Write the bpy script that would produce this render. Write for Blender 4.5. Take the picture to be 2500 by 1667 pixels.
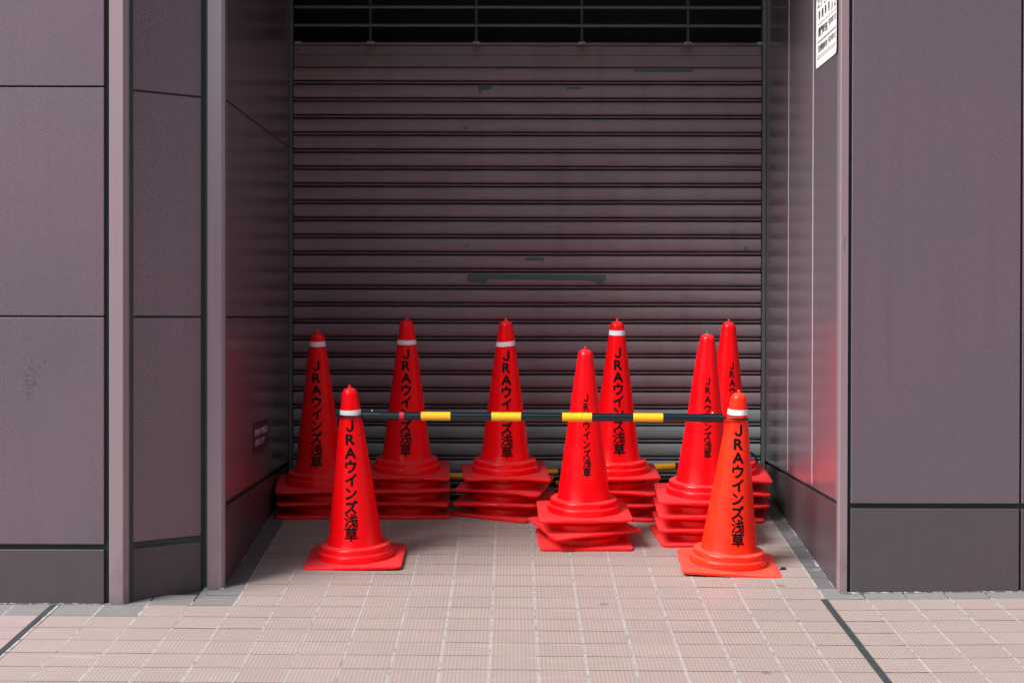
import bpy, bmesh, math, random
from mathutils import Vector, Matrix
random.seed(7)
S = bpy.context.scene
for o in list(bpy.data.objects):
    bpy.data.objects.remove(o)
C = S.collection
R = math.radians
H = 1.009                      # camera height above the fold line of the pavement

# ------------------------------------------------------------------ camera
cd = bpy.data.cameras.new('camera')
cam = bpy.data.objects.new('camera', cd)
C.objects.link(cam)
cd.sensor_width = 36.0
cd.lens = 4100 / 2500 * 36.0
PITCH = 0.5
cd.shift_y = -(58.5 - 4100 * math.tan(R(PITCH))) / 2500
cd.clip_start, cd.clip_end = 0.05, 2000
cam.matrix_world = Matrix.Translation((0, 0, H)) @ Matrix.Rotation(R(90 - PITCH), 4, 'X') @ Matrix.Rotation(R(0.12), 4, 'Z')
S.camera = cam

# ------------------------------------------------------------------ light
SUN_EL, SUN_AZ = 46.0, 233.5     # compass azimuth measured from +Y clockwise: behind the camera, to the left
w = bpy.data.worlds.new('World')
S.world = w
w.use_nodes = True
nt = w.node_tree
nt.nodes.clear()
out = nt.nodes.new('ShaderNodeOutputWorld')
bg = nt.nodes.new('ShaderNodeBackground')
sky = nt.nodes.new('ShaderNodeTexSky')
sky.sky_type = 'NISHITA'
sky.sun_disc = False
sky.sun_elevation = R(SUN_EL)
sky.sun_rotation = R(SUN_AZ)
sky.dust_density = 3.0
hs = nt.nodes.new('ShaderNodeHueSaturation')     # bright overcast: the blue is mostly veiled by cloud
hs.inputs['Saturation'].default_value = 0.45
nt.links.new(sky.outputs[0], hs.inputs['Color'])
nt.links.new(hs.outputs[0], bg.inputs['Color'])
bg.inputs['Strength'].default_value = 0.08
nt.links.new(bg.outputs[0], out.inputs['Surface'])
sd = bpy.data.lights.new('sun', 'SUN')
sd.energy = 2.4
sd.angle = R(28)
sd.color = (1.0, 0.955, 0.92)
sun = bpy.data.objects.new('sun', sd)
C.objects.link(sun)
az, el = R(SUN_AZ), R(SUN_EL)
to_sun = Vector((math.sin(az) * math.cos(el), math.cos(az) * math.cos(el), math.sin(el)))
sun.rotation_euler = (-to_sun).to_track_quat('-Z', 'Y').to_euler()
sun.location = to_sun * 20
vs = S.view_settings
S.display_settings.display_device = 'sRGB'
vs.view_transform = 'Standard'
vs.look = 'None'
vs.exposure = 1.35
vs.gamma = 1.0
vs.use_curve_mapping = False

# ------------------------------------------------------------------ node helpers
class NT:
    def __init__(self, name):
        self.m = bpy.data.materials.new(name)
        self.m.use_nodes = True
        self.t = self.m.node_tree
        self.b = self.t.nodes['Principled BSDF']
    def n(self, kind, **kw):
        x = self.t.nodes.new('ShaderNode' + kind)
        for k, v in kw.items():
            if k.startswith('i_'):
                key = k[2:]
                x.inputs[int(key) if key.isdigit() else key.replace('_', ' ')].default_value = v
            else:
                setattr(x, k, v)
        return x
    def l(self, a, b):
        self.t.links.new(a, b)
    def math(self, op, a, b=None, clamp=False):
        x = self.n('Math', operation=op, use_clamp=clamp)
        for i, v in enumerate((a, b)):
            if v is None: continue
            if isinstance(v, (int, float)): x.inputs[i].default_value = v
            else: self.l(v, x.inputs[i])
        return x.outputs[0]
    def ramp(self, fac, p0, p1, c0=0.0, c1=1.0):
        x = self.n('MapRange', clamp=True)
        x.inputs[1].default_value, x.inputs[2].default_value = p0, p1
        x.inputs[3].default_value, x.inputs[4].default_value = c0, c1
        self.l(fac, x.inputs[0])
        return x.outputs[0]
    def mix(self, fac, a, b, blend='MIX'):
        x = self.n('Mix', data_type='RGBA', blend_type=blend)
        for i, v in ((0, fac), (6, a), (7, b)):
            if isinstance(v, (int, float)): x.inputs[i].default_value = v
            elif isinstance(v, (tuple, list)): x.inputs[i].default_value = (*v, 1.0)[:4]
            else: self.l(v, x.inputs[i])
        return x.outputs[2]
    def noise(self, scale, detail=4, rough=0.55, vec=None, stretch=None):
        tc = self.n('TexCoord')
        v = tc.outputs['Object'] if vec is None else vec
        if stretch:
            mp = self.n('Mapping')
            mp.inputs['Scale'].default_value = stretch
            self.l(v, mp.inputs[0]); v = mp.outputs[0]
        x = self.n('TexNoise')
        x.inputs['Scale'].default_value = scale
        x.inputs['Detail'].default_value = detail
        x.inputs['Roughness'].default_value = rough
        self.l(v, x.inputs['Vector'])
        return x.outputs[0]
    def pos(self):
        return self.n('NewGeometry').outputs['Position']
    def bump(self, h, dist, strength=1.0):
        x = self.n('Bump')
        x.inputs['Distance'].default_value = dist
        x.inputs['Strength'].default_value = strength
        self.l(h, x.inputs['Height'])
        self.l(x.outputs[0], self.b.inputs['Normal'])
        return x
    def set(self, **kw):
        for k, v in kw.items():
            s = self.b.inputs[k.replace('_', ' ')]
            if isinstance(v, (int, float)): s.default_value = v
            elif isinstance(v, (tuple, list)): s.default_value = (*v, 1.0)[:4]
            else: self.l(v, s)
        return self

def plain(name, col, rough=0.5, spec=0.5, metal=0.0):
    t = NT(name)
    t.set(Base_Color=col, Roughness=rough, Specular_IOR_Level=spec, Metallic=metal)
    return t.m

# ------------------------------------------------------------------ materials
def panel_mat(name, col, ribs, rough, coat=0.0, metal=0.35):
    t = NT(name)
    p = t.pos()
    n1 = t.noise(1.3, 3, vec=p)
    n2 = t.noise(9.0, 5, vec=p, stretch=(1, 1, 0.35))
    n3 = t.noise(160.0, 3, vec=p)
    a = t.mix(t.ramp(n1, 0.35, 0.65), tuple(c * f for c, f in zip(col, (0.94, 1.0, 0.99))), tuple(c * f for c, f in zip(col, (1.07, 0.98, 1.02))))
    a = t.mix(t.ramp(n2, 0.4, 0.8, 0.0, 0.2), a, tuple(c * 0.8 for c in col))
    st = t.noise(24, 4, 0.6, vec=p, stretch=(1, 1, 0.03))
    a = t.mix(t.math('MULTIPLY', t.ramp(st, 0.52, 0.70), t.ramp(n1, 0.4, 0.7, 0.05, 0.30)), a, tuple(c * 0.66 for c in col))
    oi = t.n('ObjectInfo')
    tone = t.n('CombineXYZ')
    for q in range(3): t.l(t.ramp(oi.outputs['Random'], 0, 1, 0.93, 1.05), tone.inputs[q])
    a = t.mix(1.0, a, tone.outputs[0], 'MULTIPLY')
    # splashed street dirt and dried specks low down on the sheet metal
    sx = t.n('SeparateXYZ'); t.l(p, sx.inputs[0])
    low = t.ramp(sx.outputs[2], 0.30, -0.05)
    drt = t.math('MULTIPLY', low, t.ramp(t.noise(14, 6, vec=p, stretch=(1, 1, 0.5)), 0.42, 0.62))
    a = t.mix(t.math('MULTIPLY', drt, 0.45), a, (0.06, 0.057, 0.055))
    sp = t.n('TexVoronoi'); sp.inputs['Scale'].default_value = 26
    t.l(p, sp.inputs['Vector'])
    speck = t.math('MULTIPLY', t.ramp(sp.outputs['Distance'], 0.075, 0.05), t.ramp(t.noise(3.1, 2, vec=p), 0.58, 0.66))
    a = t.mix(t.math('MULTIPLY', speck, t.math('MULTIPLY', low, 0.5)), a, (0.5, 0.48, 0.46))
    t.set(Base_Color=a, Specular_IOR_Level=0.5, Metallic=metal)
    t.set(Roughness=t.ramp(n2, 0.3, 0.7, rough, rough + 0.06))
    if coat:
        t.set(Coat_Weight=coat, Coat_Roughness=0.17)
    if ribs:
        tc = t.n('TexCoord')
        s = t.n('SeparateXYZ'); t.l(tc.outputs['Object'], s.inputs[0])
        d = t.math('ADD', s.outputs[0], s.outputs[2])
        gro = t.ramp(t.math('SINE', t.math('MULTIPLY', d, 2 * math.pi / 0.0125)), -1.0, 1.0, 0.0, 0.30)  # groove shading of the ribs, painted into the base colour
        a = t.mix(gro, a, tuple(x * 0.45 for x in col))
        t.set(Base_Color=a)
        c = t.math('MULTIPLY', t.math('COSINE', t.math('MULTIPLY', d, 2 * math.pi / 0.0125)), -0.40)
        so = t.n('SeparateXYZ'); t.l(tc.outputs['Normal'], so.inputs[0])
        c = t.math('MULTIPLY', c, t.math('LESS_THAN', so.outputs[1], -0.95))
        cx = t.n('CombineXYZ'); t.l(c, cx.inputs[0]); t.l(c, cx.inputs[2])
        vt = t.n('VectorTransform', vector_type='VECTOR', convert_from='OBJECT', convert_to='WORLD')
        t.l(cx.outputs[0], vt.inputs[0])
        ad = t.n('VectorMath', operation='ADD')
        t.l(vt.outputs[0], ad.inputs[0]); t.l(t.n('NewGeometry').outputs['Normal'], ad.inputs[1])
        nm = t.n('VectorMath', operation='NORMALIZE'); t.l(ad.outputs[0], nm.inputs[0])
        t.l(nm.outputs[0], t.b.inputs['Normal'])
    else:
        t.bump(n3, 0.0002, 0.15)
    return t.m

PANEL = (0.228, 0.176, 0.214)
M = {}
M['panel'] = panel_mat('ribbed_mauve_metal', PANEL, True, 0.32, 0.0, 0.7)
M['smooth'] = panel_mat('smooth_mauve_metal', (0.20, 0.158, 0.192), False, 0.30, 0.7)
M['base'] = panel_mat('plinth_mauve_metal', (0.086, 0.070, 0.081), False, 0.36)
M['post'] = panel_mat('post_mauve_metal', (0.27, 0.205, 0.228), False, 0.34)
M['gap'] = plain('joint_rubber', (0.042, 0.062, 0.057), 0.7, 0.3)
M['seal'] = plain('pale_sealant', (0.50, 0.42, 0.43), 0.6, 0.3)
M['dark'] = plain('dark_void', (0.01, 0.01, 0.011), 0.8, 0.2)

def slat_mat(name, col, col2, rust=False):
    t = NT(name)
    p = t.pos()
    a = t.mix(t.ramp(t.noise(2.2, 3, vec=p), 0.35, 0.65), col, col2)
    st = t.noise(30, 5, 0.7, vec=p, stretch=(0.12, 1, 1))
    a = t.mix(t.ramp(st, 0.56, 0.74, 0, 0.5), a, tuple(c * 0.5 for c in col))
    sp = t.noise(110, 3, 0.6, vec=p, stretch=(1, 1, 0.6))
    a = t.mix(t.ramp(sp, 0.66, 0.74, 0, 0.6), a, (0.03, 0.032, 0.034))
    vs_ = t.noise(16, 4, 0.6, vec=p, stretch=(1, 1, 0.05))
    a = t.mix(t.ramp(vs_, 0.50, 0.72, 0, 0.35), a, tuple(c * 0.6 for c in col))
    if rust:                                    # rust bleeding from under each bolt
        s = t.n('SeparateXYZ'); t.l(p, s.inputs[0])
        fx = t.math('FRACT', t.math('ADD', t.math('DIVIDE', t.math('ADD', s.outputs[0], 0.669), 0.498), 0.5))
        dx = t.math('MULTIPLY', t.math('ABSOLUTE', t.math('SUBTRACT', fx, 0.5)), 0.498)
        wob = t.math('MULTIPLY', t.math('SUBTRACT', t.noise(22, 5, 0.7, vec=p), 0.5), 0.06)
        mk = t.math('MULTIPLY', t.ramp(t.math('ADD', dx, wob), 0.045, 0.004), t.ramp(s.outputs[2], H + 1.21, H + 1.272))
        a = t.mix(t.math('MULTIPLY', mk, 0.85), a, (0.105, 0.048, 0.022))
    t.set(Base_Color=a, Roughness=t.ramp(st, 0.3, 0.8, 0.42, 0.62), Specular_IOR_Level=0.45)
    t.bump(t.noise(55, 3, vec=p), 0.0006, 0.4)
    return t.m
M['slat'] = slat_mat('worn_brown_shutter_paint', (0.203, 0.146, 0.167), (0.223, 0.170, 0.187))
M['flange'] = slat_mat('rust_bled_brown_shutter_paint', (0.150, 0.108, 0.124), (0.165, 0.126, 0.138), True)
M['slat_low'] = slat_mat('grey_green_shutter_paint', (0.20, 0.245, 0.248), (0.215, 0.255, 0.262))
M['patch'] = plain('bared_teal_primer', (0.062, 0.098, 0.094), 0.6, 0.3)
M['galv'] = plain('dull_steel', (0.115, 0.115, 0.11), 0.5, 0.5, 0.4)
M['bright_steel'] = plain('pale_steel', (0.30, 0.31, 0.31), 0.4, 0.5, 0.3)
def rusty():
    t = NT('rusting_steel')
    n = t.noise(18, 5, vec=t.pos(), stretch=(0.25, 1, 1))
    t.set(Base_Color=t.mix(t.ramp(n, 0.5, 0.68), (0.13, 0.125, 0.12), (0.12, 0.06, 0.03)), Roughness=0.55, Metallic=0.2)
    return t.m
M['rusty'] = rusty()
def rust_stain():
    t = NT('rust_stained_paint')
    n = t.noise(40, 5, vec=t.pos(), stretch=(1, 1, 0.3))
    t.set(Base_Color=t.mix(t.ramp(n, 0.35, 0.65), (0.10, 0.052, 0.028), (0.14, 0.10, 0.10)), Roughness=0.65)
    return t.m
M['stain'] = rust_stain()
M['rail'] = plain('guide_rail_steel', (0.12, 0.14, 0.14), 0.4, 0.5, 0.3)

def cone_mat(name, col, dustcol, fade):
    t = NT(name)
    g = t.n('NewGeometry')
    tc = t.n('TexCoord')
    oi = t.n('ObjectInfo')
    off = t.n('VectorMath', operation='ADD')
    t.l(tc.outputs['Object'], off.inputs[0])
    cx = t.n('CombineXYZ'); t.l(t.math('MULTIPLY', oi.outputs['Random'], 13.0), cx.inputs[0])
    t.l(cx.outputs[0], off.inputs[1])
    v = off.outputs[0]
    s = t.n('SeparateXYZ'); t.l(g.outputs['Normal'], s.inputs[0])
    up = t.ramp(s.outputs[2], 0.55, 0.97)
    n1 = t.noise(14, 5, vec=v)
    n2 = t.noise(70, 4, 0.65, vec=v)
    a = t.mix(t.ramp(n1, 0.35, 0.7), col, fade)
    dust = t.math('MULTIPLY', up, t.ramp(n2, 0.25, 0.75, 0.12, 0.5))
    a = t.mix(dust, a, dustcol)
    # dark scuffs and specks
    n3 = t.noise(34, 6, 0.7, vec=v)
    a = t.mix(t.ramp(n3, 0.62, 0.74, 0, 0.5), a, tuple(c * 0.45 for c in col))
    t.set(Base_Color=a, Specular_IOR_Level=0.26)
    rr = t.math('ADD', t.ramp(n2, 0.2, 0.8, 0.20, 0.30), t.math('MULTIPLY', dust, 0.7))
    t.set(Roughness=rr)
    t.set(Subsurface_Weight=0.0)
    t.bump(t.noise(9, 2, vec=v), 0.004, 0.25)
    return t.m
M['red'] = cone_mat('red_cone_plastic', (0.90, 0.0012, 0.004), (0.58, 0.13, 0.14), (0.80, 0.004, 0.009))
M['orange'] = cone_mat('faded_orange_cone_plastic', (0.95, 0.020, 0.007), (0.70, 0.18, 0.14), (0.94, 0.034, 0.010))
def ink_mat():
    t = NT('black_lettering')
    n = t.noise(75, 5, 0.65, vec=t.pos())
    t.set(Base_Color=t.mix(t.ramp(n, 0.62, 0.72, 0, 0.8), (0.0035, 0.003, 0.0035), (0.28, 0.006, 0.008)), Roughness=0.5, Specular_IOR_Level=0.15)
    return t.m
M['ink'] = ink_mat()
M['print'] = plain('black_print', (0.012, 0.012, 0.013), 0.5, 0.3)
M['band'] = plain('white_reflective_tape', (0.78, 0.78, 0.80), 0.35, 0.5)
M['teal'] = plain('teal_tape', (0.01, 0.10, 0.10), 0.4)
M['pole'] = plain('black_bar_plastic', (0.003, 0.011, 0.017), 0.13, 0.5)
M['sleeve'] = plain('black_sleeve_plastic', (0.004, 0.011, 0.014), 0.28, 0.4)
M['yellow'] = plain('yellow_bar_plastic', (0.80, 0.40, 0.01), 0.28, 0.5)
M['redtape'] = plain('red_tape', (0.45, 0.01, 0.03), 0.35)
M['paper'] = plain('white_sign_sheet', (0.80, 0.79, 0.79), 0.4, 0.4)
M['plaque'] = plain('dark_plaque', (0.035, 0.03, 0.045), 0.35, 0.5)
M['plaque_ink'] = plain('pale_engraving', (0.85, 0.83, 0.86), 0.5)
M['leaf'] = plain('dry_leaf', (0.03, 0.02, 0.015), 0.7)

def tile_mat(name, c0, c1, relief):
    t = NT(name)
    g = t.n('NewGeometry'); oi = t.n('ObjectInfo'); tc = t.n('TexCoord')
    rnd = t.math('FRACT', t.math('ADD', g.outputs['Random Per Island'], oi.outputs['Random']))
    rnd2 = t.math('FRACT', t.math('MULTIPLY', rnd, 7.31))
    p = g.outputs['Position']
    a = t.mix(t.math('POWER', rnd, 1.0), c0, c1)
    a = t.mix(t.math('MULTIPLY', rnd2, 0.28), a, tuple(x * 0.72 for x in c0))
    n1 = t.noise(3.5, 5, 0.6, vec=p)
    a = t.mix(t.ramp(n1, 0.42, 0.78, 0, 0.45), a, tuple(x * f for x, f in zip(c0, (0.62, 0.60, 0.58))))
    n2 = t.noise(420, 2, vec=p)
    a = t.mix(t.ramp(n2, 0.40, 0.64, 0.0, 0.6), a, tuple(x * 0.55 for x in c0))
    n4 = t.noise(26, 4, 0.7, vec=p)
    a = t.mix(t.ramp(n4, 0.68, 0.8, 0, 0.35), a, (0.15, 0.13, 0.125))
    gm = t.n('TexVoronoi'); gm.inputs['Scale'].default_value = 2.6; t.l(p, gm.inputs['Vector'])
    gd = t.math('ADD', gm.outputs['Distance'], t.math('MULTIPLY', t.noise(60, 2, vec=p), 0.03))
    a = t.mix(t.math('MULTIPLY', t.ramp(gd, 0.068, 0.052), 0.65), a, (0.10, 0.085, 0.08))
    sc = t.noise(7, 2, 0.5, vec=p, stretch=(0.5, 5.0, 1.0))
    a = t.mix(t.ramp(sc, 0.70, 0.74, 0, 0.35), a, (0.55, 0.50, 0.48))
    if relief:
        s = t.n('SeparateXYZ'); t.l(p, s.inputs[0])
        kx = 2 * math.pi / 0.0125
        ky = 2 * math.pi / 0.0155
        sx = t.math('SINE', t.math('MULTIPLY', s.outputs[0], kx))
        sy = t.math('SINE', t.math('ADD', t.math('MULTIPLY', s.outputs[1], ky), t.math('MULTIPLY', s.outputs[0], kx * 0.5)))
        h = t.math('MULTIPLY', t.math('ADD', sx, 1.0), t.math('ADD', sy, 1.0))
        wear = t.ramp(t.noise(6, 3, vec=p), 0.3, 0.7, 0.45, 1.0)
        h = t.math('MULTIPLY', h, wear)
        # stud tops keep the tile colour, the hollows between them are darker
        a = t.mix(t.ramp(h, 0.1, 2.2, 0.40, 0.0), a, tuple(x * 0.45 for x in c0))
        t.bump(h, 0.00030, 1.0)
    else:
        t.bump(n2, 0.0006, 0.5)
    t.set(Base_Color=a, Roughness=t.ramp(n1, 0.3, 0.7, 0.5, 0.68), Specular_IOR_Level=0.4)
    return t.m
M['tile'] = tile_mat('studded_beige_pink_tile', (0.392, 0.328, 0.298), (0.388, 0.302, 0.298), True)
M['tile_edge'] = tile_mat('smooth_grey_edge_tile', (0.20, 0.197, 0.20), (0.235, 0.224, 0.224), False)
M['tile_dark'] = tile_mat('smooth_dark_grey_edge_tile', (0.125, 0.127, 0.135), (0.15, 0.15, 0.156), False)
M['tile_pink'] = tile_mat('smooth_mauve_pink_tile', (0.36, 0.275, 0.283), (0.38, 0.292, 0.292), False)
def grout_mat():
    t = NT('pale_grout')
    p = t.pos()
    n = t.noise(22, 6, 0.7, vec=p)
    t.set(Base_Color=t.mix(t.ramp(n, 0.48, 0.66), (0.325, 0.315, 0.312), (0.14, 0.138, 0.136)), Roughness=0.85, Specular_IOR_Level=0.2)
    return t.m
M['grout'] = grout_mat()
M['bed'] = plain('dirty_mortar_bed', (0.05, 0.048, 0.046), 0.9, 0.1)
def strip_mat():
    t = NT('black_rubber_joint')
    p = t.pos()
    n = t.noise(60, 5, 0.7, vec=p)
    t.set(Base_Color=t.mix(t.ramp(n, 0.6, 0.72), (0.022, 0.034, 0.033), (0.11, 0.12, 0.115)), Roughness=0.7)
    return t.m
M['strip'] = strip_mat()
def caulk():
    t = NT('crumbling_white_mortar')
    n = t.noise(45, 5, 0.7, vec=t.pos())
    t.set(Base_Color=t.mix(t.ramp(n, 0.40, 0.52), (0.36, 0.355, 0.355), (0.06, 0.062, 0.062)), Roughness=0.9)
    t.bump(n, 0.003, 0.6)
    return t.m
M['caulk'] = caulk()
M['asphalt'] = plain('asphalt', (0.06, 0.06, 0.062), 0.85, 0.3)
M['concrete'] = plain('concrete', (0.30, 0.29, 0.28), 0.85, 0.3)
M['shade_building_wall'] = plain('render_wall', (0.22, 0.21, 0.205), 0.7, 0.3)

# ------------------------------------------------------------------ object helpers
def tag(o, label=None, cat=None, group=None, kind=None):
    if label: o['label'] = label
    if cat: o['category'] = cat
    if group: o['group'] = group
    if kind: o['kind'] = kind
    return o
def empty(name, loc=(0, 0, 0), label=None, cat=None, group=None, kind=None):
    o = bpy.data.objects.new(name, None)
    o.empty_display_size = 0.1
    C.objects.link(o)
    o.location = loc
    return tag(o, label, cat, group, kind)
def link(name, me, parent=None, loc=(0, 0, 0), rot=(0, 0, 0)):
    o = bpy.data.objects.new(name, me)
    C.objects.link(o)
    o.location = loc
    o.rotation_euler = rot
    if parent is not None: o.parent = parent
    return o
def mesh(name, verts, faces, mat, smooth=None):
    me = bpy.data.meshes.new(name)
    me.from_pydata([tuple(v) for v in verts], [], faces)
    me.materials.append(mat)
    if smooth is not None:
        for p in me.polygons: p.use_smooth = True
        me.set_sharp_from_angle(angle=R(smooth))
    me.update()
    return me
def bm_mesh(name, bm, mat, smooth=None):
    me = bpy.data.meshes.new(name)
    bmesh.ops.recalc_face_normals(bm, faces=bm.faces)
    bm.to_mesh(me); bm.free()
    me.materials.append(mat)
    if smooth is not None:
        for p in me.polygons: p.use_smooth = True
        me.set_sharp_from_angle(angle=R(smooth))
    return me
def box_me(name, sx, sy, sz, mat, bev=0.0, seg=1):
    bm = bmesh.new()
    bmesh.ops.create_cube(bm, size=1.0)
    bmesh.ops.scale(bm, vec=(sx, sy, sz), verts=bm.verts)
    if bev:
        bmesh.ops.bevel(bm, geom=bm.edges[:], offset=bev, segments=seg, affect='EDGES', profile=0.5)
    return bm_mesh(name, bm, mat)
def box(name, x0, x1, y0, y1, z0, z1, mat, parent=None, bev=0.0):
    pl = parent.location if parent is not None else Vector((0, 0, 0))
    me = box_me(name, x1 - x0, y1 - y0, z1 - z0, mat, bev)
    return link(name, me, parent, Vector(((x0 + x1) / 2, (y0 + y1) / 2, (z0 + z1) / 2)) - pl)
def prism(name, poly, z0, z1, mat, parent=None, bev=0.0):
    pl = parent.location if parent is not None else Vector((0, 0, 0))
    bm = bmesh.new()
    cx = sum(p[0] for p in poly) / len(poly); cy = sum(p[1] for p in poly) / len(poly); cz = (z0 + z1) / 2
    f = bm.faces.new([bm.verts.new((x - cx, y - cy, z0 - cz)) for x, y in poly])
    r = bmesh.ops.extrude_face_region(bm, geom=[f])
    bmesh.ops.translate(bm, vec=(0, 0, z1 - z0), verts=[v for v in r['geom'] if isinstance(v, bmesh.types.BMVert)])
    if bev:
        bmesh.ops.bevel(bm, geom=bm.edges[:], offset=bev, segments=1, affect='EDGES')
    me = bm_mesh(name, bm, mat)
    return link(name, me, parent, Vector((cx, cy, cz)) - pl)
def lathe(profile, seg=48, cap=False):
    vs_, fs = [], []
    n = len(profile)
    for i in range(seg):
        a = 2 * math.pi * i / seg
        for r, z in profile:
            vs_.append((r * math.cos(a), r * math.sin(a), z))
    for i in range(seg):
        j = (i + 1) % seg
        for k in range(n - 1):
            fs.append((i * n + k, j * n + k, j * n + k + 1, i * n + k + 1))
    return vs_, fs
def tube_x(name, x0, x1, r, mat, parent, seg=24, ends=0.0015):
    prof = [(0.0001, x0), (r - ends, x0), (r, x0 + ends), (r, x1 - ends), (r - ends, x1), (0.0001, x1)]
    v, f = lathe(prof, seg)
    v = [(z, x, y) for x, y, z in v]
    return link(name, mesh(name, v, f, mat, 40), parent)

# glyphs: the built-in font turned to flat meshes
_gl = {}
def glyph(ch, bold=0.0):
    if ch == 'ズ': bold = min(bold, 0.010)
    if ch == 'J' and ('J', 0) not in _gl:
        path = [(0.30, 0.727), (0.30, 0.50), (0.30, 0.26)]
        path += [(0.125 + 0.175 * math.cos(R(-a)), 0.235 + 0.185 * math.sin(R(-a))) for a in range(10, 181, 17)]
        vv, ff, hw = [], [], 0.050
        for i, (x, y) in enumerate(path):
            a, b = path[max(0, i - 1)], path[min(len(path) - 1, i + 1)]
            d = Vector((b[0] - a[0], b[1] - a[1])).normalized()
            vv += [(x - d.y * hw, y + d.x * hw), (x + d.y * hw, y - d.x * hw)]
            if i: ff.append((2 * i - 2, 2 * i - 1, 2 * i + 1, 2 * i))
        _gl[('J', 0)] = ([(x - 0.15, y - 0.3635) for x, y in vv], ff, 0.45, 0.727)
    if ch == 'J': bold = 0
    key = (ch, bold)
    if key not in _gl:
        cu = bpy.data.curves.new('glyph', 'FONT')
        cu.body = ch
        cu.size = 1.0
        cu.offset = bold
        cu.resolution_u = 3
        cu.fill_mode = 'FRONT'
        o = bpy.data.objects.new('glyph', cu)
        C.objects.link(o)
        bpy.context.view_layer.update()
        me = bpy.data.meshes.new_from_object(o.evaluated_get(bpy.context.evaluated_depsgraph_get()))
        vv = [(v.co.x, v.co.y) for v in me.vertices]
        ff = [tuple(p.vertices) for p in me.polygons]
        bpy.data.objects.remove(o); bpy.data.curves.remove(cu); bpy.data.meshes.remove(me)
        if vv:
            x0, x1 = min(v[0] for v in vv), max(v[0] for v in vv)
            y0, y1 = min(v[1] for v in vv), max(v[1] for v in vv)
        else:
            x0 = x1 = y0 = y1 = 0
        vv = [(x - (x0 + x1) / 2, y - (y0 + y1) / 2) for x, y in vv]
        _gl[key] = (vv, ff, x1 - x0, y1 - y0)
    return _gl[key]
def flat_text(items, bold, fat=0.0):
    """items: (char, centre u, centre v, scale u, scale v) -> verts, faces in the uv plane"""
    V, F = [], []
    for ch, u, v, su, sv in items:
        vv, ff, _, _ = glyph(ch, bold)
        for k, (dx, dy) in enumerate(((0, 0), (fat, 0), (-fat, 0), (0, fat), (0, -fat)) if fat else ((0, 0),)):
            b = len(V)
            V += [(u + (x + dx) * su, v + (y + dy) * sv, k) for x, y in vv]
            F += [tuple(i + b for i in f) for f in ff]
    return V, F
def mapped(name, V, F, fn, mat, cuts_u=(), cuts_v=()):
    bm = bmesh.new()
    bv = [bm.verts.new((q[0], (q[2] if len(q) > 2 else 0), q[1])) for q in V]
    for f in F:
        try: bm.faces.new([bv[i] for i in f])
        except ValueError: pass
    bmesh.ops.remove_doubles(bm, verts=bm.verts, dist=1e-6)
    for c in cuts_u:
        bmesh.ops.bisect_plane(bm, geom=bm.verts[:] + bm.edges[:] + bm.faces[:], plane_co=(c, 0, 0), plane_no=(1, 0, 0))
    for c in cuts_v:
        bmesh.ops.bisect_plane(bm, geom=bm.verts[:] + bm.edges[:] + bm.faces[:], plane_co=(0, 0, c), plane_no=(0, 0, 1))
    for v in bm.verts:
        k = v.co.y
        v.co = fn(v.co.x, v.co.z, k) if k else fn(v.co.x, v.co.z)
    me = bpy.data.meshes.new(name)
    bm.to_mesh(me); bm.free()
    me.materials.append(mat)
    return me

# ------------------------------------------------------------------ the ground
YK = 6.056
def gz(x, y):
    if y > YK: z = 0.106 * (min(y, 8.3) - YK)
    else: z = -0.072 * (YK - max(y, 2.6))
    return z - 0.005 * max(-6, min(6, x)) + 0.015 * max(0, min(x, 3) - 1.2)
TH = 0.012
pave = None
def grid_mesh(name, xs, ys, dz, mat):
    v = [(x, y, gz(x, y) + dz) for y in ys for x in xs]
    n = len(xs)
    f = [(j * n + i, j * n + i + 1, (j + 1) * n + i + 1, (j + 1) * n + i) for j in range(len(ys) - 1) for i in range(n - 1)]
    return mesh(name, v, f, mat)
pave = link('pavement', grid_mesh('pavement', [-8, -6, -3, -1.2, 0, 1.2, 3, 6, 8], [-1.6, 0, 2.6, 4.4, YK, 7.0, 8.3], -0.009, M['bed']))
tag(pave, kind='structure')
cols = [-0.067 + 0.15 * k for k in range(0, 30)]
left = [-0.067 - 0.152 * k for k in range(1, 11)]
cols = [c for c in cols if c <= 3.3]
XL = [-2.75, -2.60, -2.45, -2.30, -2.15, -2.0, -1.87, -1.745, -1.617] + [-1.588] + sorted(left)[1:] + cols
rows = [YK + 0.1548 * j for j in range(-9, 14)]
recess_l, recess_r = -1.045, 1.19
tiles = []
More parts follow.
